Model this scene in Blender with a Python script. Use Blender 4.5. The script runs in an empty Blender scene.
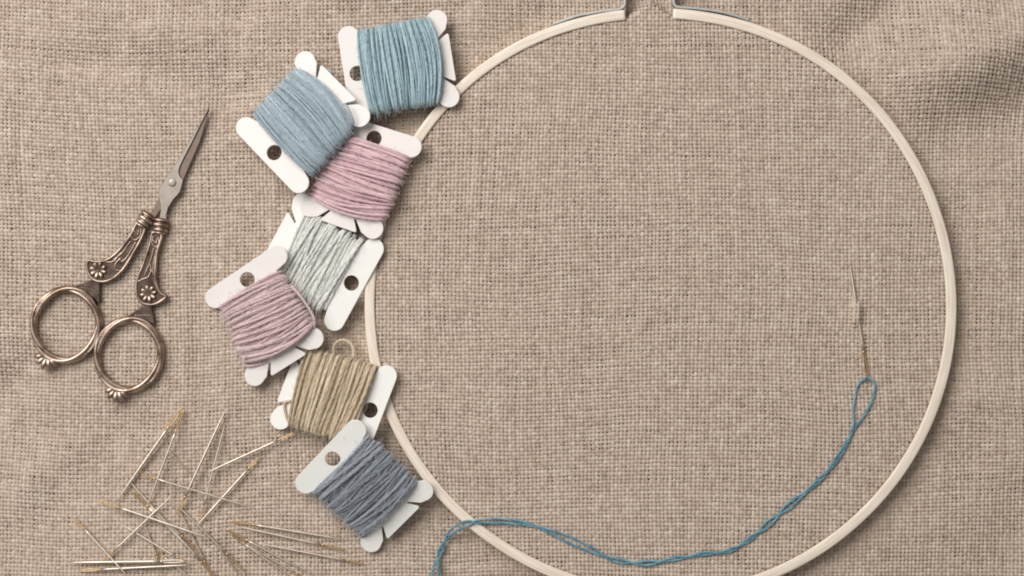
import bpy, math, random
import numpy as np
from mathutils import Vector, Matrix

random.seed(7); rng = np.random.default_rng(7)
K = 0.00033                 # metres per layout unit (one third of a millimetre)
D = 1800.0                  # camera height in layout units
PI = math.pi
scene = bpy.context.scene
COL = scene.collection
RING_TOP = 18.0
CLOTH_IN = 14.4

def P(px, py, z=0.0):
    f = (D - z) / D
    return np.array([(px - 512) * f, (288 - py) * f, z])

# ------------------------------------------------------------------ mesh helpers
class MB:
    def __init__(s): s.v = []; s.f4 = []; s.f3 = []; s.t = []; s.n = 0
    def add(s, v, q=None, t=None, tone=0.5):
        v = np.asarray(v, float).reshape(-1, 3)
        s.v.append(v)
        if q is not None and len(q): s.f4.append(np.asarray(q, np.int64) + s.n)
        if t is not None and len(t): s.f3.append(np.asarray(t, np.int64) + s.n)
        tn = np.full(len(v), tone) if np.isscalar(tone) else np.asarray(tone, float).ravel()
        s.t.append(tn); s.n += len(v)
    def mesh(s, name, mat, smooth=True):
        v = np.concatenate(s.v) * K
        q = np.concatenate(s.f4) if s.f4 else np.zeros((0, 4), np.int64)
        t = np.concatenate(s.f3) if s.f3 else np.zeros((0, 3), np.int64)
        me = bpy.data.meshes.new(name)
        me.vertices.add(len(v)); me.vertices.foreach_set('co', v.ravel().astype(np.float32))
        loops = np.concatenate([q.ravel(), t.ravel()])
        me.loops.add(len(loops)); me.loops.foreach_set('vertex_index', loops.astype(np.int32))
        cnt = np.concatenate([np.full(len(q), 4), np.full(len(t), 3)])
        st = np.concatenate([[0], np.cumsum(cnt)[:-1]])
        me.polygons.add(len(cnt)); me.polygons.foreach_set('loop_start', st.astype(np.int32))
        me.update(calc_edges=True)
        me.polygons.foreach_set('use_smooth', np.full(len(cnt), smooth))
        at = me.attributes.new('tone', 'FLOAT', 'POINT')
        at.data.foreach_set('value', np.concatenate(s.t).astype(np.float32))
        me.materials.append(mat); me.validate(); me.update()
        return me
    def build(s, name, mat, parent=None, smooth=True, local=True):
        o = bpy.data.objects.new(name, s.mesh(name, mat, smooth)); COL.objects.link(o)
        if parent is not None:
            o.parent = parent
            if not local: o.matrix_parent_inverse = parent_mw(parent).inverted()
        return o

def parent_mw(o):
    return Matrix.LocRotScale(o.location, o.rotation_euler, None)

def frames(p, ref):
    p = np.asarray(p, float)
    t = np.gradient(p, axis=0); t /= np.linalg.norm(t, axis=1)[:, None] + 1e-12
    ref = np.asarray(ref, float)
    n1 = ref - (t @ ref)[:, None] * t
    n1 /= np.linalg.norm(n1, axis=1)[:, None] + 1e-12
    return t, n1, np.cross(t, n1)

def tube(mb, p, r, sides=6, ref=(0, 0, 1), flat=1.0, tone=0.5, cap=True, closed=False):
    """round tube along p; flat scales the radius along n1 (the ref direction)"""
    p = np.asarray(p, float); m = len(p)
    if closed:
        pp = np.vstack([p[-1:], p, p[:1]]); t, n1, n2 = frames(pp, ref); n1 = n1[1:-1]; n2 = n2[1:-1]
    else: t, n1, n2 = frames(p, ref)
    r = np.broadcast_to(np.asarray(r, float), (m,))
    a = np.arange(sides) * 2 * PI / sides
    ring = (p[:, None, :] + r[:, None, None] * (np.cos(a)[None, :, None] * flat * n1[:, None, :] + np.sin(a)[None, :, None] * n2[:, None, :]))
    V = ring.reshape(-1, 3)
    last = m if closed else m - 1
    i = np.arange(last)[:, None]; j = np.arange(sides)[None, :]
    A = i * sides + j; B = i * sides + (j + 1) % sides
    C = ((i + 1) % m) * sides + (j + 1) % sides; E = ((i + 1) % m) * sides + j
    q = np.stack([A, B, C, E], -1).reshape(-1, 4)
    tn = tone if np.isscalar(tone) else np.repeat(np.asarray(tone), sides)
    tri = None
    if cap and not closed:
        V = np.vstack([V, p[0], p[-1]]); c0 = m * sides; c1 = c0 + 1
        jj = np.arange(sides)
        tri = np.vstack([np.stack([np.full(sides, c0), (jj + 1) % sides, jj], -1),
                         np.stack([np.full(sides, c1), (m - 1) * sides + jj, (m - 1) * sides + (jj + 1) % sides], -1)])
        if not np.isscalar(tone): tn = np.concatenate([tn, [tone[0], tone[-1]]])
    mb.add(V, q, tri, tn)

def smooth_path(pts, n):
    """Catmull-Rom resample"""
    p = np.asarray(pts, float)
    q = np.vstack([2 * p[0] - p[1], p, 2 * p[-1] - p[-2]])
    seg = len(p) - 1; out = []
    for T in np.linspace(0, seg - 1e-9, n):
        i = int(T); t = T - i
        a, b, c, d = q[i], q[i + 1], q[i + 2], q[i + 3]
        out.append(0.5 * (2 * b + (c - a) * t + (2 * a - 5 * b + 4 * c - d) * t * t + (3 * b - a - 3 * c + d) * t ** 3))
    return np.array(out)

def resample(p, step):
    p = np.asarray(p, float)
    L = np.concatenate([[0], np.cumsum(np.linalg.norm(np.diff(p, axis=0), axis=1))])
    n = max(3, int(L[-1] / step) + 1); s = np.linspace(0, L[-1], n)
    return np.stack([np.interp(s, L, p[:, k]) for k in range(p.shape[1])], 1), s

def poly_mesh(name, outline, mat, z0, z1, bevel=0.4, holes=(), parent=None, res=2):
    """flat plate with rounded rim from a 2D outline (layout units)"""
    cu = bpy.data.curves.new(name, 'CURVE'); cu.dimensions = '2D'; cu.fill_mode = 'BOTH'
    for ol in [outline] + list(holes):
        sp = cu.splines.new('POLY'); sp.points.add(len(ol) - 1)
        for k, (x, y) in enumerate(ol): sp.points[k].co = (x, y, 0, 1)
        sp.use_cyclic_u = True
    cu.extrude = max(0.01, (z1 - z0) / 2 - bevel); cu.bevel_depth = bevel; cu.bevel_resolution = res; cu.offset = -min(bevel, 0.3)
    tmp = bpy.data.objects.new('tmp', cu); COL.objects.link(tmp)
    dg = bpy.context.evaluated_depsgraph_get(); dg.update()
    me = bpy.data.meshes.new_from_object(tmp.evaluated_get(dg)); me.name = name
    bpy.data.objects.remove(tmp); bpy.data.curves.remove(cu)
    for v in me.vertices: v.co = Vector((v.co.x * K, v.co.y * K, (v.co.z + (z0 + z1) / 2) * K))
    me.materials.clear(); me.materials.append(mat)
    me.polygons.foreach_set('use_smooth', [False] * len(me.polygons))
    o = bpy.data.objects.new(name, me); COL.objects.link(o)
    if parent is not None: o.parent = parent
    return o

def empty(name, loc=(0, 0, 0), label=None, cat=None, group=None):
    o = bpy.data.objects.new(name, None); COL.objects.link(o)
    o.empty_display_size = 0.01
    o.location = [c * K for c in loc]
    tag(o, label, cat, group); return o
def tag(o, label=None, cat=None, group=None, kind=None):
    if label: o['label'] = label
    if cat: o['category'] = cat
    if group: o['group'] = group
    if kind: o['kind'] = kind
    return o

# ------------------------------------------------------------------ noise
def vnoise(x, y, scale, seed):
    r = np.random.default_rng(seed); g = r.random((128, 128)) * 2 - 1
    X = x / scale + 50; Y = y / scale + 50
    i = np.floor(X).astype(int); j = np.floor(Y).astype(int); fx = X - i; fy = Y - j
    fx = fx * fx * (3 - 2 * fx); fy = fy * fy * (3 - 2 * fy)
    a = g[i % 128, j % 128]; b = g[(i + 1) % 128, j % 128]; c = g[i % 128, (j + 1) % 128]; d = g[(i + 1) % 128, (j + 1) % 128]
    return (a * (1 - fx) + b * fx) * (1 - fy) + (c * (1 - fx) + d * fx) * fy
def sstep(a, b, x):
    t = np.clip((x - a) / (b - a), 0, 1); return t * t * (3 - 2 * t)

# ------------------------------------------------------------------ hoop outline
HC = P(661, 304, RING_TOP)
_m = [(957.6, 304), (935.5, 416), (889, 496.5), (840, 541.3), (782, 576), (546, 576), (500, 551), (369.3, 360), (364.4, 320),
      (425, 120), (470, 71.5), (489.6, 58), (570, 20), (700, 11), (800, 41.5), (850, 76.5), (907, 140)]
_a = []; _r = []
for x, y in _m:
    q = P(x, y, RING_TOP) - HC
    _a.append(math.atan2(q[1], q[0])); _r.append(math.hypot(q[0], q[1]))
_a = np.array(_a); _r = np.array(_r)
_tt = np.linspace(-PI, PI, 721)
# smooth periodic fit: a few harmonics, ridge regularised
def _basis(t): return np.stack([np.ones_like(t)] + [f(k * t) for k in range(1, 6) for f in (np.cos, np.sin)], 1)
_B = _basis(_a); _reg = np.diag([0] + [0.02 * k ** 2 for k in range(1, 6) for _ in (0, 1)])
_c = np.linalg.solve(_B.T @ _B + _reg, _B.T @ (_r - 297) )
def Rout(t): return 297 + _basis(np.asarray(t, float).ravel()).dot(_c).reshape(np.shape(t))
RW = 10.8

def gap_bump(x, y):
    """how far the cloth peeps out over the inner ring in the hoop's opening (radial units)"""
    c = P(650, 10, CLOTH_IN)
    d = np.abs(x - c[0])
    return np.where(y > 200, 11.5 * np.clip(1 - d / 25.0, 0, 1), 0)

def seg_dist(x, y, a, b):
    a = np.array(a, float); b = np.array(b, float); d = b - a; L2 = d @ d
    t = ((x - a[0]) * d[0] + (y - a[1]) * d[1]) / L2; tc = np.clip(t, 0, 1)
    dx = x - (a[0] + tc * d[0]); dy = y - (a[1] + tc * d[1])
    side = np.sign((x - a[0]) * d[1] - (y - a[1]) * d[0])
    return np.hypot(dx, dy) * side, t
def px2(x, y): return (x - 512, 288 - y)

def height(x, y):
    dx = x - HC[0]; dy = y - HC[1]; r = np.hypot(dx, dy); th = np.arctan2(dy, dx)
    Rin = Rout(th) - RW
    gb = gap_bump(x, y)
    e = r - (Rin + 0.2) - gb
    wdt = 3.0 + gb * 1.25
    inside = 1 - sstep(0, 1, e / wdt)
    # loose cloth outside: soft folds
    w = 8.0 * vnoise(x, y, 150, 3) + 2.6 * vnoise(x, y, 62, 4) + 0.7 * vnoise(x, y, 27, 5)
    d, t = seg_dist(x, y, px2(872, 108), px2(1090, 8))       # big fold, top right
    w += 26.0 * np.exp(-(d / 38.0) ** 2) * sstep(-0.12, 0.45, t)
    d, t = seg_dist(x, y, px2(905, 152), px2(1120, 84))
    w -= 5.0 * np.exp(-(d / 28.0) ** 2) * sstep(-0.1, 0.4, t)
    d, t = seg_dist(x, y, px2(838, 50), px2(960, -46))
    w -= 13.0 * np.exp(-(d / 25.0) ** 2)
    d, t = seg_dist(x, y, px2(560, 0), px2(470, 120))
    w -= 3.0 * np.exp(-(d / 26.0) ** 2)
    d, t = seg_dist(x, y, px2(975, 200), px2(970, 480))
    w -= 2.5 * np.exp(-(d / 20.0) ** 2)
    d, t = seg_dist(x, y, px2(20, 190), px2(150, 130))
    w += 3.0 * np.exp(-(d / 40.0) ** 2)
    d, t = seg_dist(x, y, px2(150, 50), px2(330, 20))
    w += 2.5 * np.exp(-(d / 30.0) ** 2)
    out = r - Rout(th)
    w = w * sstep(-6, 40, out)
    g = P(650, -14, 0)
    w = w - 8.0 * np.exp(-(((x - g[0]) / 38) ** 2 + ((y - g[1]) / 22) ** 2))
    for p0, p1, am, sg in ((px2(-30, 150), px2(45, 300), -7.0, 20), (px2(-20, 420), px2(60, 330), -5.0, 18), (px2(60, 60), px2(250, 95), -6.0, 18),
                           (px2(90, 20), px2(290, 42), 4.0, 20), (px2(235, 20), px2(215, 210), -5.0, 17), (px2(195, 230), px2(205, 390), -4.0, 15), (px2(960, 440), px2(1040, 520), -5.0, 24), (px2(-10, 520), px2(70, 450), 4.0, 20)):
        d, t = seg_dist(x, y, p0, p1); w += am * np.exp(-(d / sg) ** 2)
    # pressed flat under the scissors and the bobbins
    X = x + 512; Y = 288 - y
    m = 1 - sstep(0, 30, np.maximum(np.maximum(25 - X, X - 215), np.maximum(95 - Y, Y - 405)))
    m2 = 1 - sstep(0, 30, np.maximum(np.maximum(235 - X, X - 450), np.maximum(20 - Y, Y - 560)))
    m = np.maximum(m, m2)
    w = w * (1 - m) + m * (np.minimum(w, 0) * 0.8 + np.maximum(w, 0) * 0.08 - 0.2)
    s = 0.35 * vnoise(x, y, 45, 9)
    b = P(856, 314.5, CLOTH_IN)
    s = s + 5.6 * np.exp(-(((x - b[0]) / 4.8) ** 4 + ((y - b[1]) / 11.5) ** 6))
    return inside * (CLOTH_IN + s) + (1 - inside) * w

def warp_xy(x, y):
    dx = 5.0 * vnoise(x, y, 210, 21) + 1.6 * vnoise(x, y, 70, 22)
    dy = 5.0 * vnoise(x, y, 190, 23) + 1.6 * vnoise(x, y, 64, 24)
    # loose corner, top right, is dragged round a little
    k = sstep(330, 620, x) * sstep(60, 300, y)
    dy = dy - 0.13 * (x - 330) * k
    dx = dx + 0.05 * (y - 60) * k
    return dx, dy

# ------------------------------------------------------------------ materials
def new_mat(name):
    m = bpy.data.materials.new(name); m.use_nodes = True
    n = m.node_tree.nodes; l = m.node_tree.links
    return m, n, l, n['Principled BSDF']
def S(c):   # sRGB 0-255 -> linear
    return tuple(((v / 255) / 12.92 if v / 255 <= 0.04045 else ((v / 255 + 0.055) / 1.055) ** 2.4) for v in c) + (1,)
def fibre_mat(name, lo, mid, hi, rough=0.85, sheen=0.25, nscale=900, contrast=0.35, bump=0.3):
    m, n, l, b = new_mat(name)
    at = n.new('ShaderNodeAttribute'); at.attribute_name = 'tone'
    tc = n.new('ShaderNodeTexCoord'); no = n.new('ShaderNodeTexNoise'); no.inputs['Scale'].default_value = nscale
    no.inputs['Detail'].default_value = 3
    l.new(tc.outputs['Object'], no.inputs['Vector'])
    mx = n.new('ShaderNodeMath'); mx.operation = 'MULTIPLY_ADD'; mx.inputs[1].default_value = contrast; 
    sb = n.new('ShaderNodeMath'); sb.operation = 'SUBTRACT'; sb.inputs[1].default_value = 0.5
    l.new(no.outputs['Fac'], sb.inputs[0]); l.new(sb.outputs[0], mx.inputs[0]); l.new(at.outputs['Fac'], mx.inputs[2])
    cr = n.new('ShaderNodeValToRGB'); e = cr.color_ramp.elements
    e[0].position = 0.0; e[0].color = lo; e[1].position = 1.0; e[1].color = hi
    k = e.new(0.5); k.color = mid
    l.new(mx.outputs[0], cr.inputs['Fac']); l.new(cr.outputs['Color'], b.inputs['Base Color'])
    b.inputs['Roughness'].default_value = rough
    b.inputs['Specular IOR Level'].default_value = 0.25
    b.inputs['Sheen Weight'].default_value = sheen; b.inputs['Sheen Roughness'].default_value = 0.5
    if bump:
        n2 = n.new('ShaderNodeTexNoise'); n2.inputs['Scale'].default_value = 5000; n2.inputs['Detail'].default_value = 2
        l.new(tc.outputs['Object'], n2.inputs['Vector'])
        bp = n.new('ShaderNodeBump'); bp.inputs['Strength'].default_value = bump; bp.inputs['Distance'].default_value = 0.0001
        l.new(n2.outputs['Fac'], bp.inputs['Height']); l.new(bp.outputs['Normal'], b.inputs['Normal'])
    return m
M_linen = fibre_mat('linen', S((142, 119, 104)), S((190, 173, 158)), S((224, 212, 199)), nscale=220, contrast=0.3)
M_gap_shade = fibre_mat('weave_gap_shade', S((98, 74, 60)), S((118, 93, 78)), S((138, 113, 97)), nscale=500, bump=0)  # dark brown painted as the shade between the yarns

def card_mat(name, c):
    m, n, l, b = new_mat(name)
    tc = n.new('ShaderNodeTexCoord'); no = n.new('ShaderNodeTexNoise'); no.inputs['Scale'].default_value = 120
    no.inputs['Detail'].default_value = 6
    l.new(tc.outputs['Object'], no.inputs['Vector'])
    cr = n.new('ShaderNodeValToRGB'); e = cr.color_ramp.elements
    d = tuple(x * 0.955 for x in c[:3]) + (1,)
    e[0].position = 0.3; e[0].color = d; e[1].position = 0.65; e[1].color = c
    l.new(no.outputs['Fac'], cr.inputs['Fac']); l.new(cr.outputs['Color'], b.inputs['Base Color'])
    b.inputs['Roughness'].default_value = 0.42; b.inputs['Specular IOR Level'].default_value = 0.35
    bp = n.new('ShaderNodeBump'); bp.inputs['Strength'].default_value = 0.08; bp.inputs['Distance'].default_value = 0.0002
    l.new(no.outputs['Fac'], bp.inputs['Height']); l.new(bp.outputs['Normal'], b.inputs['Normal'])
    return m
M_card_w = card_mat('white_card_warm', S((230, 225, 222)))
M_card_c = card_mat('white_card_cool', S((238, 238, 234)))

def wood_mat():
    m, n, l, b = new_mat('pale_hoop_wood')
    at = n.new('ShaderNodeAttribute'); at.attribute_name = 'tone'   # 0..1 round the ring
    tc = n.new('ShaderNodeTexCoord')
    # grain: noise over (angle stretched, radius, height)
    sx = n.new('ShaderNodeSeparateXYZ'); l.new(tc.outputs['Object'], sx.inputs[0])
    ang = n.new('ShaderNodeMath'); ang.operation = 'MULTIPLY'; ang.inputs[1].default_value = 60; l.new(at.outputs['Fac'], ang.inputs[0])
    ln = n.new('ShaderNodeVectorMath'); ln.operation = 'LENGTH'; l.new(tc.outputs['Object'], ln.inputs[0])
    rr = n.new('ShaderNodeMath'); rr.operation = 'MULTIPLY'; rr.inputs[1].default_value = 1800; l.new(ln.outputs['Value'], rr.inputs[0])
    zz = n.new('ShaderNodeMath'); zz.operation = 'MULTIPLY'; zz.inputs[1].default_value = 1800; l.new(sx.outputs['Z'], zz.inputs[0])
    cb = n.new('ShaderNodeCombineXYZ'); l.new(ang.outputs[0], cb.inputs[0]); l.new(rr.outputs[0], cb.inputs[1]); l.new(zz.outputs[0], cb.inputs[2])
    no = n.new('ShaderNodeTexNoise'); no.inputs['Scale'].default_value = 1.0; no.inputs['Detail'].default_value = 5
    l.new(cb.outputs[0], no.inputs['Vector'])
    cr = n.new('ShaderNodeValToRGB'); e = cr.color_ramp.elements
    e[0].position = 0.3; e[0].color = S((220, 203, 184)); e[1].position = 0.62; e[1].color = S((241, 230, 217))
    l.new(no.outputs['Fac'], cr.inputs['Fac']); l.new(cr.outputs['Color'], b.inputs['Base Color'])
    b.inputs['Roughness'].default_value = 0.5; b.inputs['Specular IOR Level'].default_value = 0.3
    bp = n.new('ShaderNodeBump'); bp.inputs['Strength'].default_value = 0.15; bp.inputs['Distance'].default_value = 0.0003
    l.new(no.outputs['Fac'], bp.inputs['Height']); l.new(bp.outputs['Normal'], b.inputs['Normal'])
    return m
M_wood = wood_mat()

def metal_mat(name, c, rough, dark=None, nscale=300, bump=0.1, detail=4):
    m, n, l, b = new_mat(name)
    tc = n.new('ShaderNodeTexCoord'); no = n.new('ShaderNodeTexNoise'); no.inputs['Scale'].default_value = nscale
    no.inputs['Detail'].default_value = detail
    l.new(tc.outputs['Object'], no.inputs['Vector'])
    cr = n.new('ShaderNodeValToRGB'); e = cr.color_ramp.elements
    e[0].position = 0.32; e[0].color = dark or tuple(x * 0.85 for x in c[:3]) + (1,)
    e[1].position = 0.62; e[1].color = c
    l.new(no.outputs['Fac'], cr.inputs['Fac']); l.new(cr.outputs['Color'], b.inputs['Base Color'])
    b.inputs['Metallic'].default_value = 1.0; b.inputs['Roughness'].default_value = rough
    bp = n.new('ShaderNodeBump'); bp.inputs['Strength'].default_value = bump; bp.inputs['Distance'].default_value = 0.0001
    l.new(no.outputs['Fac'], bp.inputs['Height']); l.new(bp.outputs['Normal'], b.inputs['Normal'])
    return m
M_steel = metal_mat('brushed_steel', S((164, 155, 147)), 0.5, nscale=500, bump=0.05)
M_steel_dark = metal_mat('dull_steel', S((128, 113, 104)), 0.5, nscale=500, bump=0.05)
M_bronze = metal_mat('aged_bronze', S((202, 182, 167)), 0.42, dark=S((130, 108, 95)), nscale=220, bump=0.15)
M_patina = metal_mat('patinated_bronze', S((104, 90, 82)), 0.5, dark=S((66, 54, 48)), nscale=400, bump=0.25)
M_needle = metal_mat('nickel_needle', S((228, 217, 203)), 0.48, nscale=400, bump=0.0)
M_gold = metal_mat('gold_plated_eye', S((218, 188, 144)), 0.42, nscale=400, bump=0.0)
M_zinc = metal_mat('zinc_bracket', S((200, 201, 198)), 0.6, nscale=300, bump=0.08)

def plain_mat(name, c, rough=0.6):
    m, n, l, b = new_mat(name)
    tc = n.new('ShaderNodeTexCoord'); no = n.new('ShaderNodeTexNoise'); no.inputs['Scale'].default_value = 40
    l.new(tc.outputs['Object'], no.inputs['Vector'])
    cr = n.new('ShaderNodeValToRGB'); e = cr.color_ramp.elements
    e[0].color = tuple(x * 0.7 for x in c[:3]) + (1,); e[1].color = c
    l.new(no.outputs['Fac'], cr.inputs['Fac']); l.new(cr.outputs['Color'], b.inputs['Base Color'])
    b.inputs['Roughness'].default_value = rough
    return m
M_table = plain_mat('table_wood', S((120, 90, 70)))

# ------------------------------------------------------------------ cloth: really woven
def build_cloth():
    p = 3.9; X0, X1, Y0, Y1 = -640, 640, -400, 400
    mb = MB()
    NA = 5; ang = np.linspace(0, PI, NA)
    def threads(nth, npos, along0, along1, horiz):
        idx = np.arange(nth); step = p / 2
        na = int((along1 - along0) / step) + 1
        al = along0 + np.arange(na) * step
        kk = np.round((npos) / p).astype(int)               # thread number
        T, A = np.meshgrid(npos, al, indexing='ij')         # nth x na
        KI = np.repeat(kk[:, None], na, 1)
        # slow wander, thickness and tone of each thread
        def band(scale, amp, seed):
            r = np.random.default_rng(seed); m = int((along1 - along0) / scale) + 4
            g = r.normal(0, 1, (nth, m)); x = (al - along0) / scale; i = np.floor(x).astype(int); f = x - i; f = f * f * (3 - 2 * f)
            return amp * (g[:, i] * (1 - f) + g[:, i + 1] * f)
        sd = 100 if horiz else 200
        rr = np.random.default_rng(sd)
        wander = rr.normal(0, 0.17, (nth, 1)) + band(34, 0.15, sd + 1) + band(9, 0.15, sd + 6)
        wid = 1.64 * (1 + rr.normal(0, 0.05, (nth, 1)) + band(30, 0.07, sd + 2) + band(8, 0.10, sd + 3))
        slub = (band(40, 1, sd + 7) > 1.45) * 0.2
        wid = np.clip(wid * (1 + slub), 1.15, 2.1)
        tone = 0.5 + rr.normal(0, 0.03, (nth, 1)) + band(26, 0.03, sd + 4) + band(5, 0.085, sd + 5)
        phase = A / p + KI
        wv = np.cos(PI * phase) * (1 if not horiz else -1)
        zc = 0.85 * wv * (1 + band(12, 0.12, sd + 8))
        wid = wid * (1 + 0.10 * wv)
        if horiz: x = A.copy(); y = T + wander
        else: x = T + wander; y = A.copy()
        gx, gy = warp_xy(x, y); x = x + gx; y = y + gy
        h = height(x, y)
        # surface normal tilt for the cross section
        e = 1.5
        if horiz: sl = (height(x, y + e) - height(x, y - e)) / (2 * e); sl = np.clip(sl, -3, 3)
        else: sl = (height(x + e, y) - height(x - e, y)) / (2 * e); sl = np.clip(sl, -3, 3)
        ck = 1 / np.sqrt(1 + sl ** 2); sk = sl * ck
        c = np.cos(ang)[None, None, :]; s = np.sin(ang)[None, None, :]
        W = wid[:, :, None]; Tt = 1.05 * (wid[:, :, None] / 1.56)
        lat = W * c; up = Tt * s - 0.1
        zz = (h + zc)[:, :, None] + up * ck[:, :, None] + lat * sk[:, :, None]
        lt = lat * ck[:, :, None] - up * sk[:, :, None]
        if horiz: vx = x[:, :, None] + 0 * c; vy = y[:, :, None] + lt
        else: vx = x[:, :, None] + lt; vy = y[:, :, None] + 0 * c
        V = np.stack([vx + 0 * zz, vy + 0 * zz, zz], -1).reshape(-1, 3)
        i = np.arange(nth)[:, None, None]; j = np.arange(na - 1)[None, :, None]; k = np.arange(NA - 1)[None, None, :]
        a = (i * na + j) * NA + k; b = a + 1; d = a + NA; f = d + 1
        q = np.stack([a, b, f, d] if horiz is False else [a, d, f, b], -1).reshape(-1, 4)
        if horiz: q = q[:, ::-1]
        q = q[:, ::-1]
        mb.add(V, q, tone=np.repeat(np.clip(tone, 0.02, 0.98).ravel(), NA))
    nx = np.arange(int(X0 / p), int(X1 / p)) * p; ny = np.arange(int(Y0 / p), int(Y1 / p)) * p
    threads(len(nx), nx, ny[0], ny[-1], False)
    threads(len(ny), ny, nx[0], nx[-1], True)
    # stray fibres lifting off the yarns
    r = np.random.default_rng(5)
    for _ in range(2600):
        x = r.uniform(-520, 520); y = r.uniform(-295, 295); a = r.uniform(0, 2 * PI); L = r.uniform(3, 9)
        bend = r.normal(0, 0.8); t = np.linspace(0, 1, 5)
        px = x + L * t * np.cos(a + bend * t); py = y + L * t * np.sin(a + bend * t)
        z = height(px, py) + 1.7 + np.sin(PI * t) * r.uniform(0.2, 1.2)
        tube(mb, np.stack([px, py, z], 1), 0.16, 3, tone=r.uniform(0.6, 1.0), cap=False)
    cloth = mb.build('cloth', M_linen)
    tag(cloth, kind='structure')
    # dark sheet added under the yarns, painting shade into the holes and stopping light leaks
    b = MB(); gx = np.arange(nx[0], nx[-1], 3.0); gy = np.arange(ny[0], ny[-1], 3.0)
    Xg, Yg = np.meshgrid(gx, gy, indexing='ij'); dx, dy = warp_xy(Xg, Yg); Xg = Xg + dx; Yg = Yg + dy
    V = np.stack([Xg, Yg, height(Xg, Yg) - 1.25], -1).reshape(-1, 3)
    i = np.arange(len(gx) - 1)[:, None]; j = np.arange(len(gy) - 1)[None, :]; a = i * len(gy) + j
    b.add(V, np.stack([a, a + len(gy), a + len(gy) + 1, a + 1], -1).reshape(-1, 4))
    o = b.build('gap_shade_sheet', M_gap_shade, cloth)
    t = MB(); t.add([(-1500, -1100, -42), (1500, -1100, -42), (1500, 1100, -42), (-1500, 1100, -42)], [(0, 1, 2, 3)])
    tag(t.build('tabletop', M_table), kind='structure')
build_cloth()

# ------------------------------------------------------------------ hoop
def sweep_rect(mb, path, z0, z1, w, bev=0.0, tone=None, closed_ends=True):
    """vertical-sided band along a 2D path, rounded corners, offset +-w/2"""
    path = np.asarray(path, float); m = len(path)
    t = np.gradient(path, axis=0); t /= np.linalg.norm(t, axis=1)[:, None]; n = np.stack([-t[:, 1], t[:, 0]], 1)
    prof = []
    h = w / 2
    for cx, cz, a0 in ((h - bev, z1 - bev, 0), (-h + bev, z1 - bev, 90), (-h + bev, z0 + bev, 180), (h - bev, z0 + bev, 270)):
        for a in (0, 30, 60, 90) if bev > 0 else (45,):
            aa = math.radians(a0 + a); prof.append((cx + bev * math.cos(aa), cz + bev * math.sin(aa)))
    prof = np.array(prof); s = len(prof)
    V = np.zeros((m, s, 3)); V[:, :, :2] = path[:, None, :] + n[:, None, :] * prof[None, :, 0:1]; V[:, :, 2] = prof[None, :, 1]
    i = np.arange(m - 1)[:, None]; j = np.arange(s)[None, :]
    q = np.stack([i * s + j, i * s + (j + 1) % s, (i + 1) * s + (j + 1) % s, (i + 1) * s + j], -1).reshape(-1, 4)
    VV = V.reshape(-1, 3); c0 = V[0].mean(0); c1 = V[-1].mean(0)
    VV = np.vstack([VV, c0, c1]); jj = np.arange(s)
    tri = np.vstack([np.stack([np.full(s, m * s), (jj + 1) % s, jj], -1), np.stack([np.full(s, m * s + 1), (m - 1) * s + jj, (m - 1) * s + (jj + 1) % s], -1)])
    tn = 0.5 if tone is None else np.concatenate([np.repeat(tone, s), [tone[0], tone[-1]]])
    mb.add(VV, q, tri, tn)

def build_hoop():
    root = empty('embroidery_hoop', (HC[0], HC[1], 0), 'round pale wooden embroidery hoop clamped over the beige linen, open at the top', 'embroidery hoop')
    a_r = math.atan2(P(673.5, 15, RING_TOP)[1] - HC[1], P(673.5, 15, RING_TOP)[0] - HC[0])
    a_l = math.atan2(P(625.3, 15, RING_TOP)[1] - HC[1], P(625.3, 15, RING_TOP)[0] - HC[0])
    th = np.linspace(a_l, a_r + 2 * PI, 720)
    tw = (th + PI) % (2 * PI) - PI
    R = Rout(tw) - RW / 2
    path = np.stack([R * np.cos(th), R * np.sin(th)], 1)
    mb = MB(); sweep_rect(mb, path, 1.2, RING_TOP, RW - 0.6, 1.5, tone=np.linspace(0, 1, len(th)))
    mb.build('outer_ring', M_wood, root)
    th = np.linspace(0, 2 * PI, 360); tw = (th + PI) % (2 * PI) - PI; R = Rout(tw) - RW - 10.5
    mb = MB(); sweep_rect(mb, np.stack([R * np.cos(th), R * np.sin(th)], 1), 0.8, CLOTH_IN - 3.2, 9.5, 1.0, tone=np.linspace(0, 1, 360))
    mb.build('inner_ring', M_wood, root)
    L = [(553, 23.6), (560, 21.6), (570, 18.0), (579.5, 15.2), (599, 11.6), (614.7, 9.8), (621.0, 8.4), (624.2, 5.6), (625.0, 0), (625.2, -24)]
    Rr = [(673.5, -24), (673.7, 0), (674.8, 4.6), (679.0, 7.0), (697, 8.3), (718.6, 11.2), (736, 15.6), (750, 20.2)]
    # clamping screw between the bracket arms, unseen beyond the top edge, added for the shadow it casts
    mb = MB(); a0 = P(606, -16, 9) - [HC[0], HC[1], 0]; a1 = P(716, -16, 9) - [HC[0], HC[1], 0]
    tube(mb, np.linspace(a0, a1, 12), 2.6, 12)
    for t0, t1, rr_ in ((-0.02, 0.06, 7.5), (0.07, 0.15, 5.0), (0.66, 0.86, 8.5)):
        tube(mb, np.linspace(a0 + (a1 - a0) * t0, a0 + (a1 - a0) * t1, 4), rr_, 16)
    mb.build('clamping_screw', M_zinc, root)
    for pts in (L, Rr):
        pp = smooth_path([(P(x, y, 15)[:2] - HC[:2]) for x, y in pts], 60)
        mb = MB(); sweep_rect(mb, pp, 3, 15.5, 2.5, 0.5)
        # rivet heads on the outside of the strap
        mb.build('metal_bracket', M_zinc, root)
build_hoop()

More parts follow.
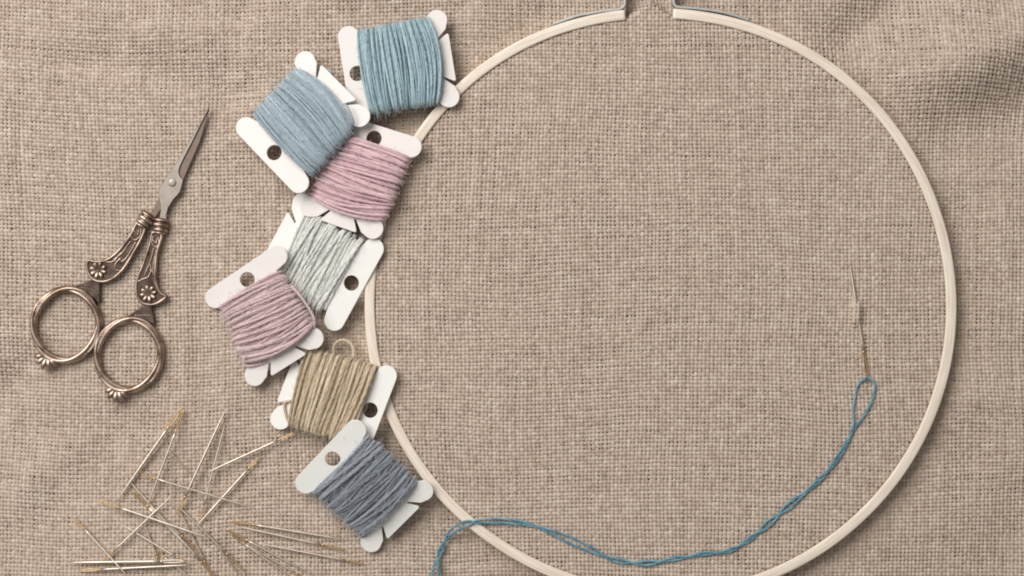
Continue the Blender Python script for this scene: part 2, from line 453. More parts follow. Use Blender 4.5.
# ------------------------------------------------------------------ floss bobbins
def basis_from(a, b, c, d):
    cen = (a + b + c + d) / 4
    u = (c + d) / 2 - (a + b) / 2; u /= np.linalg.norm(u)
    v = (b + d) / 2 - (a + c) / 2; v -= (v @ u) * u; v /= np.linalg.norm(v)
    w = np.cross(u, v)
    return cen, u, v, w

def arc(c, r, a0, a1, n):
    return [(c[0] + r * math.cos(math.radians(a0 + (a1 - a0) * k / (n - 1))), c[1] + r * math.sin(math.radians(a0 + (a1 - a0) * k / (n - 1)))) for k in range(n)]

def chamfer(p, q, r, k=2.0):
    """rounded corner q between p and r"""
    p = np.array(p, float); q = np.array(q, float); r = np.array(r, float)
    a = q + (p - q) / np.linalg.norm(p - q) * k; b = q + (r - q) / np.linalg.norm(r - q) * k
    return [tuple((1 - t) ** 2 * a + 2 * t * (1 - t) * q + t * t * b) for t in (0, .25, .5, .75, 1)]

def bobbin(idx, a, b, c, d, z, quad, colour, mat_card, label, N, passes, R, T, cross, hole_side=3.0, bow=0.0, bow2=3.2, lean=0.0, ext=None, plies=4):
    """a,b ends of the hole bar, c,d the lobes (photo layout); z heights at those; quad = winding corners"""
    A, B, C_, D_ = [P(q[0], q[1], zz) for q, zz in zip((a, b, c, d), z)]
    cen, u, v, w = basis_from(A, B, C_, D_)
    if w[2] < 0: raise ValueError('flip ' + label)
    Rm = Matrix(((u[0], v[0], w[0]), (u[1], v[1], w[1]), (u[2], v[2], w[2])))
    root = empty('floss_bobbin', cen, label, 'thread bobbin', 'cards of embroidery floss in a column beside the hoop')
    root.rotation_euler = Rm.to_euler()
    loc = lambda p: np.array([(p - cen) @ u, (p - cen) @ v])
    la, lb, lc, ld = loc(A), loc(B), loc(C_), loc(D_)
    r = 10.4
    def corner_to_local(q):
        # intersect the view line through layout point q with the card plane at the front of the winding
        eye = np.array([0, 0, D]); g = P(q[0], q[1], 0); dirv = g - eye
        t = ((cen + w * T * 0.2 - eye) @ w) / (dirv @ w)
        return loc(eye + dirv * t)
    q = [corner_to_local(k) for k in quad]     # nb-, nb+, nl-, nl+
    # ---- card outline (counter clockwise), v- is a/c, v+ is b/d
    dn = (ld - lc) / np.linalg.norm(ld - lc)            # slit side direction
    on = np.array([dn[1], -dn[0]])                      # outward
    if on[0] < 0: on = -on
    def sl(base, o, alongv): return tuple(base + on * o + dn * alongv)
    sp = np.linalg.norm(ld - lc)
    wb = (la[1] + lc[1]) / 2 + 7; wt = (lb[1] + ld[1]) / 2 - 7
    ol = []
    an = math.degrees(math.atan2(on[1], on[0]))
    ol += [(la[0] + 12.5, wb - 1.0), ((la[0] + lc[0]) / 2, wb), (lc[0] - 12, wb - 1.5)]
    ol += arc(lc, r, an + 195, an + 388, 24) + [sl(lc, 7.4, 10.0)]
    tcx = 13.2
    sA = sl(lc, -3.0, 19.2); sB = sl(lc, -2.6, 21.2); tA = sl(lc, r - 0.9, tcx + 0.6)
    tB = sl(ld, r - 0.9, -tcx - 0.6); sC = sl(ld, -2.6, -21.2); sD = sl(ld, -3.0, -19.2)
    ol += [sA, sB]; ol += chamfer(sB, tA, tB, 3.4); ol += chamfer(tA, tB, sC, 3.4); ol += [sC, sD]
    ol += [sl(ld, 7.4, -10.0)] + arc(ld, r, an - 28, an + 165, 24)
    ol += [(ld[0] - 12, wt + 1.5), ((lb[0] + ld[0]) / 2, wt), (lb[0] + 12.5, wt + 1.0)]
    bn = math.degrees(math.atan2(-(lb - la)[0], (lb - la)[1])) + 180     # outward of the bar
    ol += arc(lb, r, bn - 180 + 5, bn, 16); ol += arc(la, r, bn, bn + 175, 16)
    mid = (la + lb) / 2; hc = mid + np.array([hole_side, 0])
    hole = arc(hc, 7.7, 0, 345, 24)
    card = poly_mesh('card', ol, mat_card, -1.2, 1.2, 0.35, [hole], root)
    # ---- winding
    hue = fibre_mat('floss_%s' % colour[0], S(colour[1]), S(colour[2]), S(colour[3]), rough=0.5, sheen=0.7, nscale=700, contrast=0.2, bump=0.25)
    rg = np.random.default_rng(40 + idx)
    pts = []; tones = []
    mb = MB()
    def surf(s_, f, zz):
        bot = q[0] * (1 - s_)[:, None] + q[2] * s_[:, None]; top = q[1] * (1 - s_)[:, None] + q[3] * s_[:, None]
        m = bot * (1 - f)[:, None] + top * f[:, None]
        m[:, 0] -= bow2 * np.clip(1 - s_, 0, 1) ** 1.5 * np.abs(np.sin(PI * np.clip(f, 0, 1))) ** 0.8
        m[:, 0] += bow * np.clip(s_, 0, 1) ** 1.5 * np.abs(np.sin(PI * np.clip(f, 0, 1))) ** 0.8
        return np.column_stack([m, zz])
    npt = 90
    s_prev = 0.0
    seq = []     # per pass list of s values per half turn
    for pi in range(passes):
        fr = pi / max(1, passes - 1)
        t_l = T * (0.58 + 0.38 * fr ** 1.4); shrink = 0.91 + 0.085 * fr
        n_turn = N[pi] if isinstance(N, (list, tuple)) else N
        ss = np.linspace(0.02 + 0.02 * fr, 0.98 - 0.02 * fr, n_turn)
        if pi % 2: ss = ss[::-1]
        jit = cross * (0.4 + 0.6 * fr)
        s_half = np.repeat(ss, 2) + rg.normal(0, jit, 2 * n_turn)
        s_half[1::2] += (ss[1] - ss[0]) * 0.5 + (lean if pi == passes - 1 else -0.7 * lean if pi == passes - 2 else 0)
        s_half = np.clip(s_half, 0.0, 1.0)
        tn = rg.normal(0, 0.11, n_turn)
        th = rg.normal(0, 0.3 + 0.35 * fr, n_turn); rad = np.abs(rg.normal(0, 0.012, n_turn))
        for k in range(n_turn):
            s0 = s_half[2 * k]; s1 = s_half[2 * k + 1]; s2 = s_half[2 * k + 2] if k < n_turn - 1 else s1
            ph = np.linspace(PI, -PI, npt, endpoint=False)   # start at the bottom, over the front to the top, back behind
            ph = PI - np.linspace(0, 2 * PI, npt, endpoint=False)
            cc = np.cos(ph); sn = np.sin(ph)
            f = 0.5 + 0.5 * np.sign(cc) * np.abs(cc) ** 0.80 * (shrink + rad[k])
            zz = np.sign(sn) * np.abs(sn) ** 0.62
            lin = (np.cos(np.linspace(0, PI, npt // 2, endpoint=False)) * -0.5 + 0.5)
            sv = np.concatenate([s0 + (s1 - s0) * f[:npt // 2], s1 + (s2 - s1) * lin])
            edge = 0.80 + 0.20 * np.sin(PI * np.clip(sv, 0.02, 0.98)) ** 0.6
            tt = (t_l + th[k]) * edge
            pts.append(surf(sv, f, zz * tt)); tones.append(np.full(npt, 0.5 + tn[k]))
    path = np.vstack(pts); tones = np.concatenate(tones)
    L = np.concatenate([[0], np.cumsum(np.linalg.norm(np.diff(path, axis=0), axis=1))])
    n = int(L[-1] / 2.1); s_ = np.linspace(0, L[-1], n)
    path = np.stack([np.interp(s_, L, path[:, k]) for k in range(3)], 1); tones = np.interp(s_, L, tones)
    t_, n1, n2 = frames(path, (1, 0, 0))
    pitch = R * 22; al = s_ * 2 * PI / pitch
    if plies == 3: ro, rp = R * 0.42, R * 0.60
    else: ro, rp = R * 0.5, R * 0.5
    wob = 1 + 0.12 * np.interp(s_, np.arange(0, L[-1] + 20, 9.0), rg.normal(0, 1, len(np.arange(0, L[-1] + 20, 9.0))))
    for m in range(plies):
        aa = al + m * 2 * PI / plies
        pp = path + ro * (np.cos(aa)[:, None] * n1 + np.sin(aa)[:, None] * n2 * 0.8)
        tube(mb, pp, rp * wob, 5, ref=(1, 0, 0), tone=np.clip(tones + 0.04 * (m - 1), 0, 1), cap=True)
    # dense core of the winding
    si = np.linspace(0.03, 0.97, 14); ph = np.linspace(0, 2 * PI, 28, endpoint=False); rings = []
    for s1 in si:
        cc = np.cos(ph); sn = np.sin(ph)
        f = 0.5 + 0.5 * np.sign(cc) * np.abs(cc) ** 0.80 * 0.89
        e = 0.80 + 0.2 * math.sin(PI * s1) ** 0.6
        rings.append(surf(np.full(28, s1), f, np.sign(sn) * np.abs(sn) ** 0.62 * T * (0.58 + 0.16 * (passes > 2)) * e))
    V = np.vstack(rings + [rings[0].mean(0)[None], rings[-1].mean(0)[None]])
    i = np.arange(13)[:, None]; j = np.arange(28)[None, :]
    qd = np.stack([i * 28 + j, i * 28 + (j + 1) % 28, (i + 1) * 28 + (j + 1) % 28, (i + 1) * 28 + j], -1).reshape(-1, 4)
    jj = np.arange(28); tri = np.vstack([np.stack([np.full(28, 14 * 28), (jj + 1) % 28, jj], -1), np.stack([np.full(28, 14 * 28 + 1), 13 * 28 + jj, 13 * 28 + (jj + 1) % 28], -1)])
    mb.add(V, qd, tri, 0.25)  # toned darker than the strands, painting shade into the gaps between them
    # loose fuzz
    nf = 2600
    for k in rg.integers(0, n - 1, nf):
        if path[k, 2] < -2: continue
        dirv = t_[k] * rg.choice([-1, 1]) + 0.5 * rg.normal(0, 1, 3); dirv /= np.linalg.norm(dirv)
        outv = path[k] - np.array([path[k, 0], 0, 0]); out = np.array([0, outv[1] / 45, 1.0 if path[k, 2] > 0 else -1.0]); out /= np.linalg.norm(out)
        tl = np.linspace(0, 1, 5)[:, None]; Lf = rg.uniform(3.5, 10)
        pp = path[k] + out * R * 0.8 + dirv * Lf * tl + out * rg.uniform(0.3, 2.2) * tl ** 1.5
        tube(mb, pp, 0.15, 3, ref=(0, 0.3, 1), tone=0.85, cap=False)
    mb.build('thread_winding', hue, root)
    # loose ends of floss belonging to this bobbin, drawn in photo layout with heights
    for pts3, nm in (ext or []):
        pw = smooth_path([P(x, y, zz) for x, y, zz in pts3], 60); pw, s_ = resample(pw, 1.6)
        pl = np.stack([(pw - cen) @ u, (pw - cen) @ v, (pw - cen) @ w], 1)
        mb = MB(); t_, n1, n2 = frames(pl, (0.1, 0.05, 1)); al = s_ * 2 * PI / (R * 7.5)
        for m in range(3):
            aa = al + m * 2 * PI / 3
            tube(mb, pl + R * 0.5 * (np.cos(aa)[:, None] * n1 + np.sin(aa)[:, None] * n2), R * 0.56, 5, ref=(0.1, 0.05, 1), tone=0.55)
        mb.build(nm, hue, root)
    return root

# colours: (name, shadow side of the fibre range, mid, light)
TEAL = ('teal', (84, 116, 126), (152, 181, 192), (202, 219, 224))
SLATE = ('slate_blue', (92, 112, 126), (156, 174, 185), (202, 214, 221))
PINK = ('rose_pink', (136, 90, 104), (213, 177, 184), (242, 220, 222))
GREY = ('pale_grey', (206, 208, 201), (229, 230, 225), (244, 245, 242))
MAUVE = ('mauve', (138, 102, 106), (210, 184, 185), (238, 222, 221))
ECRU = ('ecru', (134, 112, 84), (206, 186, 156), (232, 217, 193))
STEEL = ('steel_blue', (72, 78, 88), (138, 146, 156), (190, 196, 204))

def ordv(a, b, c, d, z, quad):
    """make sure u x v points up: otherwise swap the two v ends"""
    A, B, C_, D_ = [np.array([q[0], -q[1]]) for q in (a, b, c, d)]
    u = (C_ + D_) / 2 - (A + B) / 2; v = (B + D_) / 2 - (A + C_) / 2
    if u[0] * v[1] - u[1] * v[0] < 0:
        a, b, c, d = b, a, d, c; z = (z[1], z[0], z[3], z[2]); quad = (quad[1], quad[0], quad[3], quad[2])
    return a, b, c, d, z, quad
def mk(idx, a, b, c, d, z, quad, *rest, **kw):
    a, b, c, d, z, quad = ordv(a, b, c, d, z, quad)
    return bobbin(idx, a, b, c, d, z, quad, *rest, **kw)

# a,b bar ends (first = v side one), c,d lobes
mk(1, (348.5, 36.5), (360.5, 112), (436.8, 20.5), (449, 97), (13, 19, 16, 23),
   ((356, 31), (371, 114), (428, 17), (440.5, 103)), TEAL, M_card_w,
   'white card wound with bright teal blue floss, topmost bobbin of the column', [46, 46, 40], 3, 1.2, 12, 0.022, bow=9)
mk(2, (245.8, 127.3), (299.4, 183), (305.5, 62), (359.7, 116.4), (13, 26, 14, 32),
   ((252.5, 113), (311, 176.5), (296, 67.5), (354.5, 128.5)), SLATE, M_card_w,
   'white card wound with dusty slate blue floss, lying tilted over the rose pink bobbin', [46, 46, 40], 3, 1.2, 12, 0.022, bow=9,
   ext=[([(322, 70, 19), (330, 70.5, 19.5), (332.2, 72.5, 19), (333, 76, 15)], 'loose_strand'), ([(343, 104, 38), (347, 106, 38), (352, 117, 39), (354, 124, 36)], 'loose_strand')])
mk(3, (339.5, 124.6), (411.5, 147), (310.5, 206.5), (373, 228.4), (16, 27, 14, 25),
   ((326, 127), (409.5, 158.5), (312, 197), (386, 219)), PINK, M_card_w,
   'white card wound with rose pink floss, tucked under the slate blue bobbin', [26, 26, 18], 3, 1.5, 10.5, 0.045, bow=7, lean=-0.075)
mk(4, (334.7, 320.3), (373.6, 248.9), (266, 272), (302.8, 203.6), (12, 21, 2.5, 9.5),
   ((323, 313), (364.5, 241), (271, 284), (307, 210)), GREY, M_card_c,
   'white card sparsely wound with very pale grey floss', [24, 18], 2, 1.45, 5.0, 0.055, lean=0.08, bow2=0.0)
mk(5, (215.2, 297.8), (277.8, 256.0), (255.2, 375.4), (313.3, 338.4), (8, 19, 10, 24),
   ((219.5, 308), (281.5, 271.5), (244.3, 363.5), (313, 324.6)), MAUVE, M_card_w,
   'white card wound with dusty mauve floss, overlapping the pale grey bobbin', [26, 26, 18], 3, 1.5, 10, 0.045, bow=9, lean=0.075,
   ext=[([(291.4, 286, 29), (301.6, 297.6, 30), (311, 312, 29), (314.6, 321, 28), (314, 328, 25)], 'loose_strand'),
        ([(243.5, 358, 17), (245, 364.8, 14), (251, 365.8, 14), (262, 363.5, 15), (268, 362.5, 14.5), (268.6, 370, 10)], 'loose_strand')])
mk(6, (386.5, 375.8), (359.8, 446.5), (307.4, 348), (280.6, 419), (23, 20, 10, 9),
   ((376.5, 366), (347, 444), (306, 347), (289, 425.5)), ECRU, M_card_c,
   'white card wound with sand beige floss, a small loose loop at its top', [25, 25, 18], 3, 1.5, 10, 0.035, bow=1, lean=0.03,
   ext=[([(334, 357, 14), (333.5, 347, 13), (337.5, 341.5, 12), (344, 340, 12), (350, 343, 12), (353.5, 349, 13), (353, 358, 15)], 'loose_loop'),
        ([(291, 401, 12), (286.5, 401.5, 12), (284.2, 404, 12), (285, 412, 12), (288, 421, 12), (293, 427, 10)], 'loose_strand')])
mk(7, (305.8, 482.9), (355.8, 430.3), (370.9, 542.3), (423, 490.2), (12.5, 31.5, 7.5, 22.5),
   ((313, 491.5), (369, 435), (362, 537.5), (416, 481)), STEEL, M_card_c,
   'white card wound with dark steel grey blue floss, lowest bobbin of the column', [26, 26, 18], 3, 1.5, 10, 0.045, bow=4, bow2=0.5, lean=0.07)

# ------------------------------------------------------------------ scissors
def world_child(o, root):
    o.parent = root; o.matrix_parent_inverse = parent_mw(root).inverted(); return o
def plate(name, pts, mat, z0, z1, bevel, parent_root, zref=None, smooth=True, n=None):
    zr = (z0 + z1) / 2 if zref is None else zref
    ol = [tuple(P(x, y, zr)[:2]) for x, y in pts]
    return poly_mesh(name, ol, mat, z0, z1, bevel, res=3)
def flat_plate(name, pts, mat, z0, z1):
    from mathutils.geometry import tessellate_polygon
    p2 = [P(x, y, (z0 + z1) / 2)[:2] for x, y in pts]; n = len(p2); b = 0.35
    ar = sum(p2[k][0] * p2[(k + 1) % n][1] - p2[(k + 1) % n][0] * p2[k][1] for k in range(n))
    if ar < 0: p2 = p2[::-1]
    p2 = np.array(p2); e = np.roll(p2, -1, 0) - p2; e /= np.linalg.norm(e, axis=1)[:, None]
    nm = np.stack([-e[:, 1], e[:, 0]], 1); av = nm + np.roll(nm, 1, 0); av /= np.linalg.norm(av, axis=1)[:, None] + 1e-9
    ins = p2 + av * b
    col = lambda q, z: np.column_stack([q, np.full(n, z)])
    V = np.vstack([col(ins, z1), col(p2, z1 - b), col(p2, z0)])
    mb = MB(); i = np.arange(n); j = (i + 1) % n
    Q = np.vstack([np.stack([n + i, n + j, j, i], -1), np.stack([2 * n + i, 2 * n + j, n + j, n + i], -1)])
    T = np.array(tessellate_polygon([[Vector((a[0], a[1], 0)) for a in ins]]))
    # keep the top facing up
    for k in range(len(T)):
        a, b_, c = ins[T[k][0]], ins[T[k][1]], ins[T[k][2]]
        if (b_[0] - a[0]) * (c[1] - a[1]) - (b_[1] - a[1]) * (c[0] - a[0]) < 0: T[k] = T[k][::-1]
    mb.add(V, Q, np.vstack([T, T[:, ::-1] + 2 * n]))
    return mb.build(name, mat, smooth=False)
def close_smooth(pts, n):
    p = np.asarray(pts, float); m = len(p); out = []
    for T in np.linspace(0, m, n, endpoint=False):
        i = int(T); t = T - i; a, b, c, d = p[(i - 1) % m], p[i % m], p[(i + 1) % m], p[(i + 2) % m]
        out.append(0.5 * (2 * b + (c - a) * t + (2 * a - 5 * b + 4 * c - d) * t * t + (3 * b - a - 3 * c + d) * t ** 3))
    return np.array(out)

def build_scissors():
    root = empty('embroidery_scissors', P(155, 225, 0), 'small ornate bronze-handled scissors with narrow steel blades, lying closed left of the bobbins', 'scissors')
    bladeA = [(210.3, 105.5), (203, 118), (190.8, 138.6), (182, 153), (173.9, 166.4), (166, 178), (160.2, 187.2), (158.9, 192), (159.3, 198), (160.5, 204), (160.8, 211), (159, 221), (166.3, 221),
              (166.2, 215), (168.3, 207.5), (173, 200), (179.6, 192.5), (181.6, 187), (183.2, 179.8), (180.2, 176.6), (178.6, 172.5), (179.6, 167), (184, 158), (191.5, 143.5), (201, 124)]
    bladeB = [(210.3, 105.5), (205.4, 124), (200.0, 141.7), (192.5, 159), (183.6, 179.6), (176, 187), (170, 197), (162, 208), (154, 219), (147.6, 216), (153, 210), (158, 200), (163, 190), (173, 172), (188, 146)]
    bl = flat_plate('blade', bladeB, M_steel_dark, 5.2, 7.0); world_child(bl, root)
    tag(bl, 'darker hollow-ground blade underneath')
    bl = flat_plate('blade', bladeA, M_steel, 7.1, 8.8); world_child(bl, root)
    # pivot
    mb = MB(); c = P(172.3, 182.8, 9); a = np.linspace(0, 2 * PI, 20, endpoint=False); rings = []
    for r, z in ((4.1, 8.7), (4.0, 9.1), (3.5, 9.35), (1.8, 9.5), (0.01, 9.55)):
        rings.append(np.stack([c[0] + r * np.cos(a), c[1] + r * np.sin(a), np.full(20, z)], 1))
    V = np.vstack(rings); i = np.arange(4)[:, None]; j = np.arange(20)[None, :]
    mb.add(V, np.stack([i * 20 + j, i * 20 + (j + 1) % 20, (i + 1) * 20 + (j + 1) % 20, (i + 1) * 20 + j], -1).reshape(-1, 4))
    world_child(mb.build('pivot_screw', M_steel), root)

    def handle(body, flower, collar, cdir, neck, ring_c, ring_s, blossom, bdir, scrolls, tilt, lab):
        h = empty('handle', (0, 0, 0)); h.location = root.location
        # body plate with recessed field and raised rim
        bsm = close_smooth(body, 90)
        o = flat_plate('grip_plate', [tuple(q) for q in bsm], M_patina, 3.2, 8.0)
        # orient outline for tube
        rim = np.array([P(x, y, 8) for x, y in bsm]); mb = MB()
        cen = rim.mean(0); inner = rim.copy()
        nrm = np.gradient(np.vstack([rim[-1:], rim, rim[:1]]), axis=0)[1:-1]; nrm = np.stack([-nrm[:, 1], nrm[:, 0]], 1); nrm /= np.linalg.norm(nrm, axis=1)[:, None]
        area = 0.5 * np.sum(rim[:, 0] * np.roll(rim[:, 1], -1) - np.roll(rim[:, 0], -1) * rim[:, 1])
        inner[:, :2] += nrm * (1.0 if area > 0 else -1.0)
        tube(mb, inner, 1.45, 8, closed=True, tone=0.5)
        for sc in scrolls:
            sp = smooth_path([P(x, y, 8.1) for x, y in sc], 24)
            tube(mb, sp, np.linspace(1.05, 0.7, 24), 6)
        rimo = mb.build('raised_rim', M_bronze)
        # flower of eight petals
        mb = MB(); fc = P(flower[0], flower[1], 8.6)
        for k in range(8):
            a = k * 2 * PI / 8 + tilt; t = np.linspace(0, 1, 9)
            rr = 1.8 + 6.4 * t; pr = 0.3 + (0.9 + 1.8 * t) * np.sin(PI * np.clip(0.15 + t * 0.8, 0, 1)) ** 0.7
            pp = np.stack([fc[0] + rr * math.cos(a), fc[1] + rr * math.sin(a), fc[2] - 0.3 + 1.2 * t], 1)
            tube(mb, pp, pr, 8, flat=0.6)
            # fold line down the petal's side
        for k in range(6):
            a = k * PI / 3; t = np.linspace(0, 1, 4)
            pp = np.stack([fc[0] + 0.8 * math.cos(a) + 0 * t, fc[1] + 0.8 * math.sin(a) + 0 * t, fc[2] + 0.2 + 1.2 * t], 1)
            tube(mb, pp, 0.8 * np.sqrt(1 - t * 0.9), 6, ref=(1, 0, 0))
        fl = mb.build('flower_ornament', M_bronze)
        # collar: three turned rings
        mb = MB(); cc = P(collar[0], collar[1], 7); dv = np.array([cdir[0], -cdir[1]]); dv /= np.linalg.norm(dv); nv = np.array([-dv[1], dv[0]])
        def turned(path_off, rad, half, zc=6.6):
            a = np.linspace(0, 2 * PI, 24, endpoint=False)
            pp = np.stack([cc[0] + dv[0] * path_off + nv[0] * half * np.cos(a), cc[1] + dv[1] * path_off + nv[1] * half * np.cos(a), zc + 3.9 * np.sin(a)], 1)
            tube(mb, pp, rad, 8, ref=(dv[0], dv[1], 0), closed=True)
        # solid core
        pp = np.stack([cc[0] + dv[0] * np.linspace(-8, 8, 5), cc[1] + dv[1] * np.linspace(-8, 8, 5), np.full(5, 6.4)], 1)
        tube(mb, pp, 5.2, 16, flat=0.7)
        turned(-5.4, 1.7, 6.3); turned(-0.8, 2.4, 6.0); turned(4.0, 1.7, 5.9); turned(7.2, 1.0, 4.8)
        co = mb.build('collar', M_bronze)
        # neck with beads
        nk = poly_mesh('neck', [tuple(P(x, y, 6)[:2]) for x, y in neck], M_patina, 3.6, 7.6, 0.8, res=2)
        mb = MB()
        n0, n1_ = np.array(neck[-1], float), np.array(neck[2], float)
        nc = sum(np.array(p, float) for p in neck) / len(neck)
        for k in range(7):
            t = (k + 0.5) / 7; b0 = (n0 * (1 - t) + n1_ * t); b0 = b0 + (nc - b0) * 0.35
            c3 = P(b0[0], b0[1], 7.6); tt = np.linspace(0, PI / 2, 4)
            pp = np.stack([c3[0] + 0 * tt, c3[1] + 0 * tt, c3[2] - 0.2 + 0.9 * np.sin(tt)], 1); tube(mb, pp, 1.0 * np.cos(tt * 0.97), 6, ref=(1, 0, 0))
        be = mb.build('beading', M_bronze)
        # finger ring: two twisting strands, oval
        mb = MB(); n = 140; a = np.linspace(0, 2 * PI, n, endpoint=False)
        cx, cy = P(ring_c[0], ring_c[1], 6)[:2]
        tw = math.radians(-12)
        def oval(off, z, wv):
            x = (ring_s[0] + off) * np.cos(a); y = (ring_s[1] + off) * np.sin(a)
            return np.stack([cx + x * math.cos(tw) - y * math.sin(tw), cy + x * math.sin(tw) + y * math.cos(tw), z], 1)
        mc = MB(); tube(mc, oval(0, np.full(n, 5.2), 0), 3.75 + 0.2 * np.sin(3 * a + 1), 12, closed=True, flat=0.9)
        core = mc.build('ring_core', M_bronze)
        for s_ in (0, PI):
            off = 2.0 * np.cos(1.5 * a * 2 / 1.5 + s_ + 0.8); 
            tube(mb, oval(0 + off, 7.3 + 0.7 * np.sin(2 * a + s_ + 0.8), 0), 2.15 + 0.5 * np.sin(2 * a + s_), 8, closed=True)
        # small bindings
        for k in (0.55, 2.75, 3.9, 5.6):
            for dk in (-0.05, 0.05):
                aa = k + dk; ii = int(aa / (2 * PI) * n) % n
                base = oval(0, np.full(n, 5.8), 0)[ii]; rad = np.array([math.cos(aa + tw), math.sin(aa + tw), 0]); b = np.linspace(-0.2, PI + 0.2, 10)
                pp = base + np.cos(b)[:, None] * rad * 3.9 + np.stack([0 * b, 0 * b, 3.2 * np.sin(b)], 1)
                tube(mb, pp, 0.6, 6, ref=(-rad[1], rad[0], 0))
        rg_ = mb.build('twisted_band', M_bronze)
        # blossom knob outside the ring
        mb = MB(); bc = P(blossom[0], blossom[1], 6); ba = math.atan2(-bdir[1], bdir[0])
        for k in range(5):
            a_ = ba + (k - 2) * 0.52; t = np.linspace(0, 1, 8)
            Lk = 14.8 - 0.9 * abs(k - 2)
            pp = np.stack([bc[0] + (Lk * t) * math.cos(a_) - 2 * math.cos(ba), bc[1] + Lk * t * math.sin(a_) - 2 * math.sin(ba), 5.2 + 2.6 * np.sin(PI * t * 0.8)], 1)
            tube(mb, pp, 0.6 + 2.9 * np.sin(PI * np.clip(t * 0.9 + 0.02, 0, 1)) * (0.3 + 0.8 * t), 8, flat=0.8)
        pp = np.stack([bc[0] + np.cos(np.linspace(ba - 1.6, ba + 1.6, 14)) * 2.6 - 2 * math.cos(ba), bc[1] + np.sin(np.linspace(ba - 1.6, ba + 1.6, 14)) * 2.6 - 2 * math.sin(ba), np.full(14, 7.6)], 1)
        tube(mb, pp, 0.8, 6)
        bl_ = mb.build('blossom_knob', M_bronze)
        for o_ in (o, rimo, fl, co, nk, be, rg_, bl_, core):
            o_.parent = h; o_.matrix_parent_inverse = parent_mw(h).inverted()
        h.parent = root; h.matrix_parent_inverse = parent_mw(root).inverted()
        return h
    handle([(151.6, 232.7), (148.5, 245), (142.8, 262.3), (136.2, 280), (135.2, 290), (137, 298), (142, 303.8), (151.4, 305.8), (159.5, 303), (167.4, 296.4), (161.4, 292.6), (157.4, 284.5), (156.2, 271.8), (158, 252.7), (162.6, 235.6), (157, 232)],
           (148.5, 293.8), (160.6, 225.8), (-0.14, 1), [(144.5, 305), (151, 306), (153.5, 316), (154.5, 324), (141, 317.5), (129, 316)], (128.8, 354.6), (31.6, 35.2), (117.3, 389.5), (-0.2, 1),
           [[(153, 236), (152, 243), (156, 247), (159, 243), (158, 237)], [(154, 248), (150, 262), (144, 276)], [(156.5, 250), (153.5, 264), (153, 276)], [(137.5, 282), (143, 279), (148, 277), (151, 270), (150, 264)], [(151, 270), (154.5, 275), (154, 282), (158, 288)], [(153, 240), (156, 243), (157, 239)]], 0.2, 'r')
    handle([(136, 223), (130.4, 233.6), (119, 249), (107.5, 258.6), (97, 261), (87.6, 259.6), (86.2, 269), (90.6, 278.4), (99.8, 282.6), (111.3, 280.4), (122.7, 271), (132.3, 256.6), (141.8, 239.4), (145.6, 229), (141, 224)],
           (98.3, 270.3), (145.2, 219.8), (-0.6, 0.9), [(92, 280), (99.5, 283), (99.8, 292), (99.6, 303), (88, 292.5), (75, 286.5)], (66, 324.8), (32.4, 35.4), (47.3, 357), (-0.42, 1),
           [[(133, 228), (131, 236), (135, 240), (140, 236), (141, 229)], [(131, 241), (122, 253), (113, 260)], [(136, 242), (127, 257), (121, 262)], [(97, 262), (104, 262), (113, 261.5), (119, 255), (122, 252)], [(121, 258), (116, 263), (115, 269), (121, 271)], [(134, 231), (137, 235), (139, 230)]], 0.5, 'l')
build_scissors()

# ------------------------------------------------------------------ needles
def needle(eye, tip, ze, zt, r, label, gold=True, eye_len=15, group='loose sewing needles scattered on the linen'):
    if group:      # rest on the cloth's soft waves
        tt = np.linspace(0, 1, 9); pe = P(eye[0], eye[1], 0); pt = P(tip[0], tip[1], 0)
        hh = height(pe[0] + (pt[0] - pe[0]) * tt, pe[1] + (pt[1] - pe[1]) * tt)
        h0, h1 = hh[0], hh[-1]; ex = max(0, np.max(hh - (h0 + (h1 - h0) * tt))); ze += h0 + ex; zt += h1 + ex
    E = P(eye[0], eye[1], ze); T_ = P(tip[0], tip[1], zt); L = np.linalg.norm(T_ - E); d = (T_ - E) / L
    n2 = np.cross((0, 0, 1), d); n2 /= np.linalg.norm(n2); n3 = np.cross(d, n2)
    root = empty('needle', E, label, 'needle', group)
    Rm = Matrix(((d[0], n2[0], n3[0]), (d[1], n2[1], n3[1]), (d[2], n2[2], n3[2]))); root.rotation_euler = Rm.to_euler()
    mb = MB(); x = np.concatenate([np.linspace(eye_len - 0.5, L * 0.7, 8), np.linspace(L * 0.7, L, 10)[1:]])
    rr = r * np.where(x < L * 0.7, 1.0, 1 - ((x - L * 0.7) / (L * 0.3)) ** 2 * 0.85)
    tube(mb, np.stack([x, 0 * x, 0 * x], 1), rr, 8, ref=(0, 0, 1))
    mb.build('shaft', M_needle, root)
    mb = MB(); t = np.linspace(0, 1, 14); xx = t * eye_len
    half = r * 0.85 * np.sin(PI * np.clip(t * 1.0, 0, 1)) ** 0.5 * (1 - 0.25 * t)
    for s_ in (-1, 1):
        tube(mb, np.stack([xx, s_ * half, 0 * xx], 1), r * 0.42, 6, ref=(0, 0, 1))
    tube(mb, np.array([[eye_len - 4.5, 0, 0], [eye_len - 2, 0, 0], [eye_len, 0, 0]]), np.array([r * 0.4, r * 0.9, r]), 8)
    tube(mb, np.array([[-0.5, 0, 0], [0.3, 0, 0], [1.2, 0, 0]]), np.array([r * 0.3, r * 0.5, r * 0.35]), 8)
    mb.build('eye', M_gold if gold else M_needle, root)
    return root

